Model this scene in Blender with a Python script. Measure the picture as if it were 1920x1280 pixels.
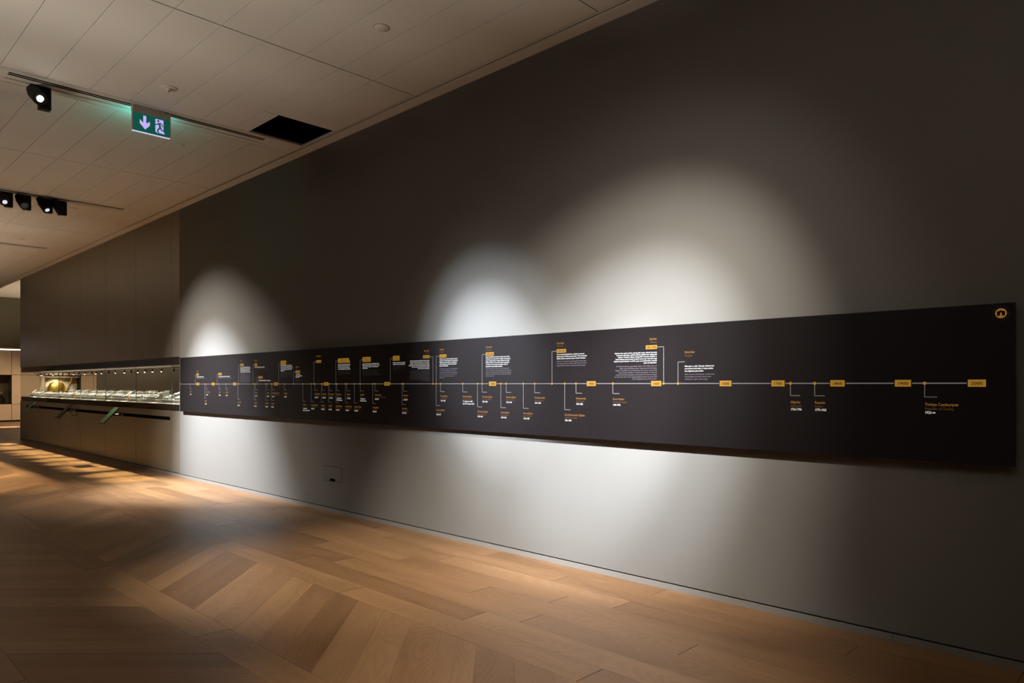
import bpy, bmesh, math, random
from mathutils import Vector, Matrix, Euler
random.seed(7)
for o in list(bpy.data.objects): bpy.data.objects.remove(o)
S = bpy.context.scene
COL = S.collection
R = math.radians

# ------------------------------------------------------------------ camera, world, lights
cd = bpy.data.cameras.new('camera'); cam = bpy.data.objects.new('camera', cd); COL.objects.link(cam)
cam.location = (0, -4.54, 1.5); cam.rotation_euler = (R(90), 0, R(44.212))
cd.sensor_width = 36; cd.lens = 25.071; cd.shift_y = 0.04196; cd.clip_start = .05; cd.clip_end = 200
S.camera = cam
w = bpy.data.worlds.new('world'); S.world = w; w.use_nodes = True
w.node_tree.nodes['Background'].inputs[0].default_value = (.9, .75, .6, 1)
w.node_tree.nodes['Background'].inputs[1].default_value = 0.0
S.view_settings.view_transform = 'Standard'; S.view_settings.look = 'None'
S.view_settings.gamma = 1; S.view_settings.use_curve_mapping = False
S.view_settings.exposure = 0.0

def spot(name, loc, target, power, cone, blend, color, radius=.03):
    l = bpy.data.lights.new(name, 'SPOT'); l.energy = power; l.spot_size = R(cone); l.spot_blend = blend
    l.color = color; l.shadow_soft_size = radius
    o = bpy.data.objects.new(name, l); COL.objects.link(o); o.location = loc
    o.rotation_euler = (Vector(target) - Vector(loc)).to_track_quat('-Z', 'Y').to_euler()
    return o
COOL = (.85, .935, 1.05); WARM = (1.0, .74, .46)
# three accent lamps on the timeline wall, each a hot core in a soft field (their heads hang outside the frame)
def accent(loc, target, beams):
    for cone, power, col in beams: spot('accent_lamp', loc, target, power * 2.4, cone * 2, 1.0, col, .025)
NEUT = (.89, .95, 1.03); FRINGE = (1.0, .925, .83)
ACC_A = ((-11.44, -2.76, 4.12), (-10.44, 0, .28), ((24.3, 2390, (.88, .945, 1.04)), (37.5, 533, FRINGE)))
ACC_B = ((-5.80, -4.17, 4.12), (-4.715, 0, 1.618), ((9.9, 1640, COOL), (14.0, 650, COOL), (18.0, 50, FRINGE)))
ACC_C = ((-1.40, -2.62, 4.12), (-3.387, 0, 1.105), ((10.0, 1380, COOL), (17.8, 1400, NEUT), (26.4, 586, FRINGE), (38, 60, FRINGE)))
for q in (ACC_A, ACC_B, ACC_C): accent(*q)
# added fill spots that brighten the floor beside the timeline
for a, b, p in (((-5.7, -3.9, 4.2), (-5.1, -1.15, 0), 1250), ((-2.3, -3.6, 4.2), (-2.8, -1.5, 0), 700)):
    spot('floor_fill', a, b, p, 46, 1.0, (1, .93, .84), .03)
# framed downlights left of the frame; a long added baffle (built below) cuts their beam parallel to the wall
for x, p in ((-13.3, 2600), (-15.4, 3300), (-17.6, 3600), (-20.0, 3600), (-22.6, 3600)):
    spot('room_downlight', (x, -5.2, 4.2), (x, -2.5, 0), p, 42, .8, (1, .84, .58), .006)
# added fill spots low across the hall, without fixtures, to brighten the ceiling boards
for k in range(22):
    x = 4.0 - 1.35 * k
    spot('ceiling_fill', (x, -8.6, .6), (x, -3.35, 4.34), 1750 if k < 6 else 850 if k < 9 else 210 if k < 14 else 1050, 28, 1.0, (1, .90, .77), .05)
# far gallery
for y in (1.2, 3.8, 6.8): spot('gallery_fill', (-30.6, y, 4.8), (-33.2, y, 0), 520, 75, .7, WARM, .06)  # added spots that light the far gallery, no fixtures
spot('gallery_lamp', (-30.3, 1.0, 4.6), (-30.3, 1.0, 0), 4200, 14, .3, (1, .9, .85), .02)
spot('gallery_ceiling_fill', (-30.0, 4.5, .4), (-31.5, 1.6, 5.0), 900, 80, .8, (1, .82, .56), .05)  # added spot that lifts the gallery ceiling
spot('dish_lamp', (-31.5, 3.2, 3.4), (-34.6, 3.6, 1.4), 420, 20, .4, (1, .85, .6), .03)

# ------------------------------------------------------------------ materials
def nt(name):
    m = bpy.data.materials.new(name); m.use_nodes = True
    return m, m.node_tree.nodes, m.node_tree.links, m.node_tree.nodes['Principled BSDF']
def mat(name, col, rough=.6, metal=0, emit=None, es=0, noise=0, scale=30, bump=0, spec=.5):
    m, n, l, b = nt(name)
    b.inputs['Base Color'].default_value = (*col, 1); b.inputs['Roughness'].default_value = rough
    b.inputs['Metallic'].default_value = metal; b.inputs['Specular IOR Level'].default_value = spec
    if emit: b.inputs['Emission Color'].default_value = (*emit, 1); b.inputs['Emission Strength'].default_value = es
    if noise or bump:
        tc = n.new('ShaderNodeTexCoord'); nz = n.new('ShaderNodeTexNoise'); nz.inputs['Scale'].default_value = scale
        nz.inputs['Detail'].default_value = 4; l.new(tc.outputs['Object'], nz.inputs['Vector'])
        if noise:
            mr = n.new('ShaderNodeMapRange'); mr.inputs['To Min'].default_value = 1 - noise; mr.inputs['To Max'].default_value = 1 + noise
            mx = n.new('ShaderNodeMix'); mx.data_type = 'RGBA'; mx.blend_type = 'MULTIPLY'; mx.inputs['Factor'].default_value = 1
            mx.inputs['A'].default_value = (*col, 1); l.new(nz.outputs['Fac'], mr.inputs['Value']); l.new(mr.outputs['Result'], mx.inputs['B'])
            l.new(mx.outputs['Result'], b.inputs['Base Color'])
        if bump:
            bp = n.new('ShaderNodeBump'); bp.inputs['Strength'].default_value = bump; bp.inputs['Distance'].default_value = .002
            l.new(nz.outputs['Fac'], bp.inputs['Height']); l.new(bp.outputs['Normal'], b.inputs['Normal'])
    return m
def glass_mat(name, k0, k1, tint):
    m, n, l, b = nt(name); n.remove(b); out = n['Material Output']
    t = n.new('ShaderNodeBsdfTransparent'); t.inputs[0].default_value = (*tint, 1)
    g = n.new('ShaderNodeBsdfGlossy'); g.inputs['Roughness'].default_value = 0.0; g.inputs[0].default_value = (1, 1, 1, 1)
    lw = n.new('ShaderNodeLayerWeight'); lw.inputs['Blend'].default_value = .5
    pw = n.new('ShaderNodeMath'); pw.operation = 'POWER'; pw.inputs[1].default_value = 5
    ma = n.new('ShaderNodeMath'); ma.operation = 'MULTIPLY_ADD'; ma.inputs[1].default_value = k1; ma.inputs[2].default_value = k0
    mx = n.new('ShaderNodeMixShader')
    l.new(lw.outputs['Facing'], pw.inputs[0]); l.new(pw.outputs[0], ma.inputs[0]); l.new(ma.outputs[0], mx.inputs[0])
    l.new(t.outputs[0], mx.inputs[1]); l.new(g.outputs[0], mx.inputs[2]); l.new(mx.outputs[0], out.inputs[0])
    return m
def wood_mat(name):
    m, n, l, b = nt(name)
    uv = n.new('ShaderNodeUVMap'); uv.uv_map = 'UVMap'
    at = n.new('ShaderNodeAttribute'); at.attribute_name = 'rnd'
    def noise(sx, sy, det, dist=0):
        mp = n.new('ShaderNodeMapping'); mp.inputs['Scale'].default_value = (sx, sy, 1)
        l.new(uv.outputs[0], mp.inputs['Vector'])
        z = n.new('ShaderNodeTexNoise'); z.inputs['Scale'].default_value = 1; z.inputs['Detail'].default_value = det
        z.inputs['Distortion'].default_value = dist; l.new(mp.outputs[0], z.inputs['Vector']); return z.outputs['Fac']
    def math_(op, a, bb, c=None):
        q = n.new('ShaderNodeMath'); q.operation = op
        for i, v in enumerate((a, bb, c)):
            if v is None: continue
            if isinstance(v, (int, float)): q.inputs[i].default_value = v
            else: l.new(v, q.inputs[i])
        return q.outputs[0]
    broad = noise(.9, 7, 3, .6)
    # growth rings: a smooth field cut into bands
    field = noise(.75, 4.2, 1, .35)
    rings = math_('SINE', math_('MULTIPLY', field, 170), 0)
    rings = math_('MULTIPLY_ADD', rings, .5, .5)
    fib = noise(7, 230, 4)
    knots = noise(3.2, 9, 2)
    kn = n.new('ShaderNodeMapRange'); kn.inputs['From Min'].default_value = .72; kn.inputs['From Max'].default_value = .80
    l.new(knots, kn.inputs['Value'])
    v = math_('MULTIPLY_ADD', broad, .55, -.27)
    v = math_('ADD', v, math_('MULTIPLY', math_('SUBTRACT', rings, .5), .13))
    v = math_('ADD', v, math_('MULTIPLY', math_('SUBTRACT', fib, .5), .30))
    v = math_('ADD', v, math_('MULTIPLY_ADD', at.outputs['Fac'], .40, -.20))
    v = math_('SUBTRACT', v, math_('MULTIPLY', kn.outputs['Result'], .3))
    v = math_('ADD', v, .5)
    cr = n.new('ShaderNodeValToRGB')
    cr.color_ramp.elements[0].position = .05; cr.color_ramp.elements[0].color = (.088, .040, .0145, 1)
    cr.color_ramp.elements[1].position = .95; cr.color_ramp.elements[1].color = (.290, .162, .074, 1)
    e = cr.color_ramp.elements.new(.5); e.color = (.188, .097, .041, 1)
    l.new(v, cr.inputs[0]); l.new(cr.outputs[0], b.inputs['Base Color'])
    ro = math_('MULTIPLY_ADD', fib, .16, .31); l.new(ro, b.inputs['Roughness'])
    b.inputs['Specular IOR Level'].default_value = .5
    bp = n.new('ShaderNodeBump'); bp.inputs['Strength'].default_value = .12; bp.inputs['Distance'].default_value = .001
    l.new(fib, bp.inputs['Height']); l.new(bp.outputs[0], b.inputs['Normal'])
    return m
M = dict(
 wood=wood_mat('oak_plank'), joint=mat('floor_joint', (.02, .012, .007), .9),
 wall=mat('grey_wall_paint', (.158, .152, .140), .66, noise=.03, scale=3, bump=.05, spec=.2),
 plinth=mat('grey_plinth', (.20, .19, .175), .5), gap=mat('dark_gap', (.006, .005, .005), .9),
 ceil=mat('ceiling_board', (.63, .60, .545), .8, noise=.02, scale=2), groove=mat('ceiling_groove', (.10, .085, .07), .9),
 bronze=mat('bronze_lacquer', (.215, .198, .160), .38, .35, noise=.05, scale=1.5, spec=.4), trimwall=mat('taupe_wall', (.20, .165, .13), .6),
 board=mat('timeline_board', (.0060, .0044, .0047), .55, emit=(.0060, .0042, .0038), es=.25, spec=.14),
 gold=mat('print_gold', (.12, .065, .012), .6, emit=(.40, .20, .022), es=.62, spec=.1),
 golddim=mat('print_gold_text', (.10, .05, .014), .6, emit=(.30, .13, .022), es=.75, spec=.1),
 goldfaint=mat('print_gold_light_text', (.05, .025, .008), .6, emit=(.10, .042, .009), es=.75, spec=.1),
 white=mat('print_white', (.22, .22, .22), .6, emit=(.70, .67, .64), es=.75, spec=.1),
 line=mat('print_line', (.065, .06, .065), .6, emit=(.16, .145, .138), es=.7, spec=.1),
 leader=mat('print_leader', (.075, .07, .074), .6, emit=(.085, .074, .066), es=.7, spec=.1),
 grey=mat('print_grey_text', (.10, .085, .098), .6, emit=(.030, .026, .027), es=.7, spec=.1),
 ink=mat('print_dark', (.004, .003, .003), .7, spec=.05), inkyear=mat('print_numeral', (.010, .006, .003), .7, spec=.05),
 black=mat('black_metal', (.006, .0055, .0055), .5, spec=.2), blackslot=mat('black_slot', (.004, .004, .004), .8, spec=.0),
 lensoff=mat('lens_glass', (.06, .06, .07), .08, .6), lenson=mat('lit_lens', (1, 1, 1), .3, emit=(1, .96, .9), es=40),
 lensdim=mat('half_lit_lens', (1, 1, 1), .3, emit=(.8, .85, 1), es=.7),
 glass=glass_mat('showcase_glass', .018, .33, (.955, .965, .96)),
 lacquer=mat('dark_lacquer', (.035, .025, .020), .25), deck=mat('deck_grey', (.17, .16, .145), .6),
 stepwhite=mat('white_board', (.75, .76, .74), .5), glassedge=mat('glass_edge', (.10, .13, .115), .3), acrylic=mat('acrylic_block', (.30, .34, .32), .08),
 label=mat('white_label', (.85, .85, .84), .5), silver=mat('coin_silver', (.75, .73, .68), .25, .9), brass=mat('brass', (.75, .48, .10), .3, .7),
 coingold=mat('coin_gold', (.95, .62, .18), .25, .95), soffit=mat('soffit_taupe', (.46, .38, .30), .7),
 beige=mat('beige_panel', (.60, .47, .36), .6), darkwall=mat('dark_green_wall', (.12, .11, .075), .8),
 gilt=mat('gilded_metal', (1.0, .66, .16), .32, .9), cove=mat('cove_light', (1, 1, 1), .5, emit=(1, .9, .85), es=5),
 screen=mat('touch_glass', (.008, .016, .011), .4, spec=.1), steel=mat('steel', (.7, .7, .68), .25, 1),
 signgreen=mat('sign_green', (.004, .10, .075), .4, emit=(.0, .065, .046), es=1), signlite=mat('sign_white', (.6, .6, .7), .4, emit=(.46, .37, .86), es=1),
 signback=mat('sign_back_glow', (.1, .6, .5), .4, emit=(.10, .78, .66), es=15), signedge=mat('sign_edge', (.7, .7, .8), .3, emit=(.55, .58, .9), es=.9),
 signcase=mat('sign_case', (.48, .44, .40), .5), cover=mat('cover_white', (.60, .55, .49), .6), cloth=mat('cream_cloth', (.7, .66, .58), .8),
 ceildark=mat('unseen_black_ceiling', (.02, .018, .016), .9), leftwall=mat('dark_left_wall', (.05, .04, .032), .8),
 nichedark=mat('niche_dark', (.03, .025, .022), .6),
)

# ------------------------------------------------------------------ mesh helpers
class MB:
    def __init__(s): s.v = []; s.f = []; s.m = []; s.u = {}
    def box(s, x0, x1, y0, y1, z0, z1, m=0):
        i = len(s.v)
        s.v += [(x, y, z) for z in (z0, z1) for y in (y0, y1) for x in (x0, x1)]
        for q in ((0, 2, 3, 1), (4, 5, 7, 6), (0, 1, 5, 4), (2, 6, 7, 3), (0, 4, 6, 2), (1, 3, 7, 5)):
            s.f.append([i + k for k in q]); s.m.append(m)
        return s
    def prism(s, pts, axis_from, axis_to, fn, m=0):
        """pts 2D outline, fn(p, t) -> 3D for t at both ends"""
        i = len(s.v); n = len(pts)
        s.v += [fn(p, axis_from) for p in pts] + [fn(p, axis_to) for p in pts]
        s.f.append([i + k for k in range(n)][::-1]); s.f.append([i + n + k for k in range(n)]); s.m += [m, m]
        for k in range(n):
            s.f.append([i + k, i + (k + 1) % n, i + n + (k + 1) % n, i + n + k]); s.m.append(m)
        return s
    def cyl(s, a, b, r0, r1=None, seg=16, m=0, cap=True):
        r1 = r0 if r1 is None else r1
        a = Vector(a); b = Vector(b); d = (b - a).normalized()
        t = d.orthogonal().normalized(); q = d.cross(t); i = len(s.v)
        for c, r in ((a, r0), (b, r1)):
            for k in range(seg):
                an = 2 * math.pi * k / seg; s.v.append(tuple(c + t * (r * math.cos(an)) + q * (r * math.sin(an))))
        for k in range(seg):
            s.f.append([i + k, i + (k + 1) % seg, i + seg + (k + 1) % seg, i + seg + k]); s.m.append(m)
        if cap:
            s.f.append([i + k for k in range(seg)][::-1]); s.f.append([i + seg + k for k in range(seg)]); s.m += [m, m]
        return s
    def lathe(s, prof, c=(0, 0, 0), seg=32, m=0):
        i = len(s.v); n = len(prof)
        for k in range(seg):
            an = 2 * math.pi * k / seg
            for r, z in prof: s.v.append((c[0] + r * math.cos(an), c[1] + r * math.sin(an), c[2] + z))
        for k in range(seg):
            for j in range(n - 1):
                a = i + k * n + j; b2 = i + ((k + 1) % seg) * n + j
                s.f.append([a, b2, b2 + 1, a + 1]); s.m.append(m)
        return s
    def mesh(s, name, mats):
        me = bpy.data.meshes.new(name); me.from_pydata(s.v, [], s.f)
        for m in (mats if isinstance(mats, (list, tuple)) else [mats]): me.materials.append(M[m] if isinstance(m, str) else m)
        for p, k in zip(me.polygons, s.m): p.material_index = k
        bm = bmesh.new(); bm.from_mesh(me); bmesh.ops.recalc_face_normals(bm, faces=bm.faces); bm.to_mesh(me); bm.free()
        return me
    def build(s, name, mats, parent=None, loc=(0, 0, 0), rot=None, bevel=0, smooth=False):
        me = s.mesh(name, mats); o = bpy.data.objects.new(name, me); COL.objects.link(o)
        o.location = loc
        if rot: o.rotation_euler = rot
        if parent: o.parent = parent
        if bevel:
            md = o.modifiers.new('bevel', 'BEVEL'); md.width = bevel; md.segments = 2; md.limit_method = 'ANGLE'
        if smooth:
            for p in me.polygons: p.use_smooth = True
            me.set_sharp_from_angle(angle=R(35))
        return o
def tag(o, label=None, cat=None, group=None, kind=None):
    if label: o['label'] = label
    if cat: o['category'] = cat
    if group: o['group'] = group
    if kind: o['kind'] = kind
    return o
def thing(name, loc, label, cat, group=None, rot=None):
    o = bpy.data.objects.new(name, None); o.empty_display_size = .05; COL.objects.link(o); o.location = loc
    if rot: o.rotation_euler = rot
    return tag(o, label, cat, group)
def struct(o): o['kind'] = 'structure'; return o
def place_copy(o, loc, label=None, group=None, parent=None):
    c = o.copy(); COL.objects.link(c); c.location = loc
    if label: c['label'] = label
    if group: c['group'] = group
    if parent: c.parent = parent
    for ch in list(o.children): place_copy(ch, ch.location, None, None, c)
    return c

# ------------------------------------------------------------------ timeline content (metres along the wall, height)
AX = 1.507
YEARS = [(-11.145, -11.047, '700'), (-10.59, -10.493, '800'), (-9.878, -9.783, '900'), (-8.676, -8.585, '1000'), (-7.465, -7.375, '1100'), (-6.256, -6.167, '1200'), (-4.655, -4.564, '1300'), (-3.534, -3.445, '1400'), (-2.933, -2.846, '1500'), (-2.383, -2.297, '1600'), (-2.018, -1.932, '1700'), (-1.647, -1.563, '1800'), (-1.285, -1.201, '1900'), (-0.923, -0.84, '2000')]
DOWN = [
 (-11.401, 's', ['Emevîler', 'Umayyads', '661-750']),
 (-10.843, 'l', ['Abbasîler', 'Abbasids', '750-1258']),
 (-10.791, 's', ['Endülüs Emevîleri', 'Umayyads of Spain', '756-1031']),
 (-10.347, 's', ['İdrisîler', 'Idrisids', '789-985']),
 (-10.111, 's', ['Ağlebîler', 'Aghlabids', '800-909']),
 (-9.73, 'l', ['Tolunoğulları', 'Tulunids', '868-905']),
 (-9.234, 'l', ['Hamdânîler', 'Hamdanids', '905-1004']),
 (-9.206, 's', ['Fâtımîler', 'Fatimids', '909-1171']),
 (-8.912, 'l', ['Büveyhîler', 'Buyids', '932-1062']),
 (-8.874, 's', ['İhşîdîler', 'Ikhshidids', '935-969']),
 (-8.754, 'l', ['Gazneliler', 'Ghaznavids', '963-1187']),
 (-8.731, 's', ["Endülüs Mülûkü't-tavâifi", 'Party Kings of al-Andalus', '965-1110']),
 (-8.413, 's', ['Mervânîler', 'Marwanids', '983-1085']),
 (-7.95, 'l', ['Selçuklular', 'Seljuks', '11. yüzyıl-1194', 'Late 11th century-1194']),
 (-7.754, 'l', ['Anadolu Selçukluları', 'Anatolian Seljuks', '1075-1308']),
 (-7.67, 's', ['Danişmendliler', 'Danishmendids', '1071-1178']),
 (-7.522, 'l', ['Saltuklular', 'Saltukid Beylik', '1072-1202']),
 (-7.499, 's', ['Sökmenliler', 'Sokmenids', '1100-1207']),
 (-7.363, 'l', ['Artuklular', 'Artuqids', '1101-1409']),
 (-7.346, 's', ['Mengücekliler', 'Mengujekids', '1118-1252']),
 (-7.205, 'l', ['Zengîler (Musul)', 'Zengids of Mosul', '1127-1233']),
 (-7.185, 's', ['Beytekinliler', 'Begteginids', '12. yüzyıl sonu', 'Mid 12th century']),
 (-7.007, 'l', ['Zengîler (Sincar)', 'Zengids of Sinjar', '1170-1220']),
 (-6.977, 's', ['Eyyûbîler', 'Ayyubids', '1171-1462']),
 (-6.825, 'l', ['Zengîler (Cezire)', 'Zengids of Jazira', '1180-1250']),
 (-6.71, 's', ['Güneyliler', 'Ghurids', '12. yüzyıl sonu', 'Late 12th century']),
 (-6.473, 'l', ['Cengizoğulları', 'Chingizids', '1206-1368']),
 (-6.431, 's', ['Celayir Hanları', 'Khanate of Great Mongols', '1206-1294']),
 (-5.949, 'l', ['Altın Orda', 'Golden Horde', '1227-1502']),
 (-5.926, 's', ['Memlükler', 'Mamluks', '1250-1517']),
 (-5.401, 'l', ['Karamanoğulları', 'Karamanids', '1256-1475']),
 (-5.336, 's', ['İnançoğulları', 'İnançoğulları', '1261-1368']),
 (-5.012, 's', ['Menteşeoğulları', 'Menteshe Beylik', '13. yüzyıl sonu-1424', 'Late 13th century-1424']),
 (-4.809, 'l', ['İsfendiyaroğulları', 'İsfendiyar Beylik', '1292-1462']),
 (-4.747, 's', ['Germiyanoğulları', 'Germiyan Beylik', '1299-1428']),
 (-4.505, 'l', ['Aydınoğulları', 'Aydın Beylik', '1308-1426']),
 (-4.438, 's', ['Saruhanoğulları', 'Saruhan Beylik', '1313-1410']),
 (-4.229, 'l', ['Eretnaoğulları', 'Eretna Beylik', '1336-1380']),
 (-4.096, 's', ['Karakoyunlular', 'Kara Koyunlu', '1351-1469']),
 (-3.764, 'l', ['Kadı Burhaneddin Oğulları', 'Kadi Burhaneddin', '1381-1398']),
 (-3.645, 's', ['Akkoyunlular', 'Ak Koyunlu', '1396-1508']),
 (-3.28, 's', ['Kırım Hanları', 'Crimean Khanate', '1449-1792']),
 (-1.894, 's', ['Afşarlar', 'Afsharids', '1736-1796']),
 (-1.742, 's', ['Kaçarlar', 'Qajars', '1779-1925']),
 (-1.132, 's', ['Türkiye Cumhuriyeti', 'Republic of Turkey', '1923-∞']),
]
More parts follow.
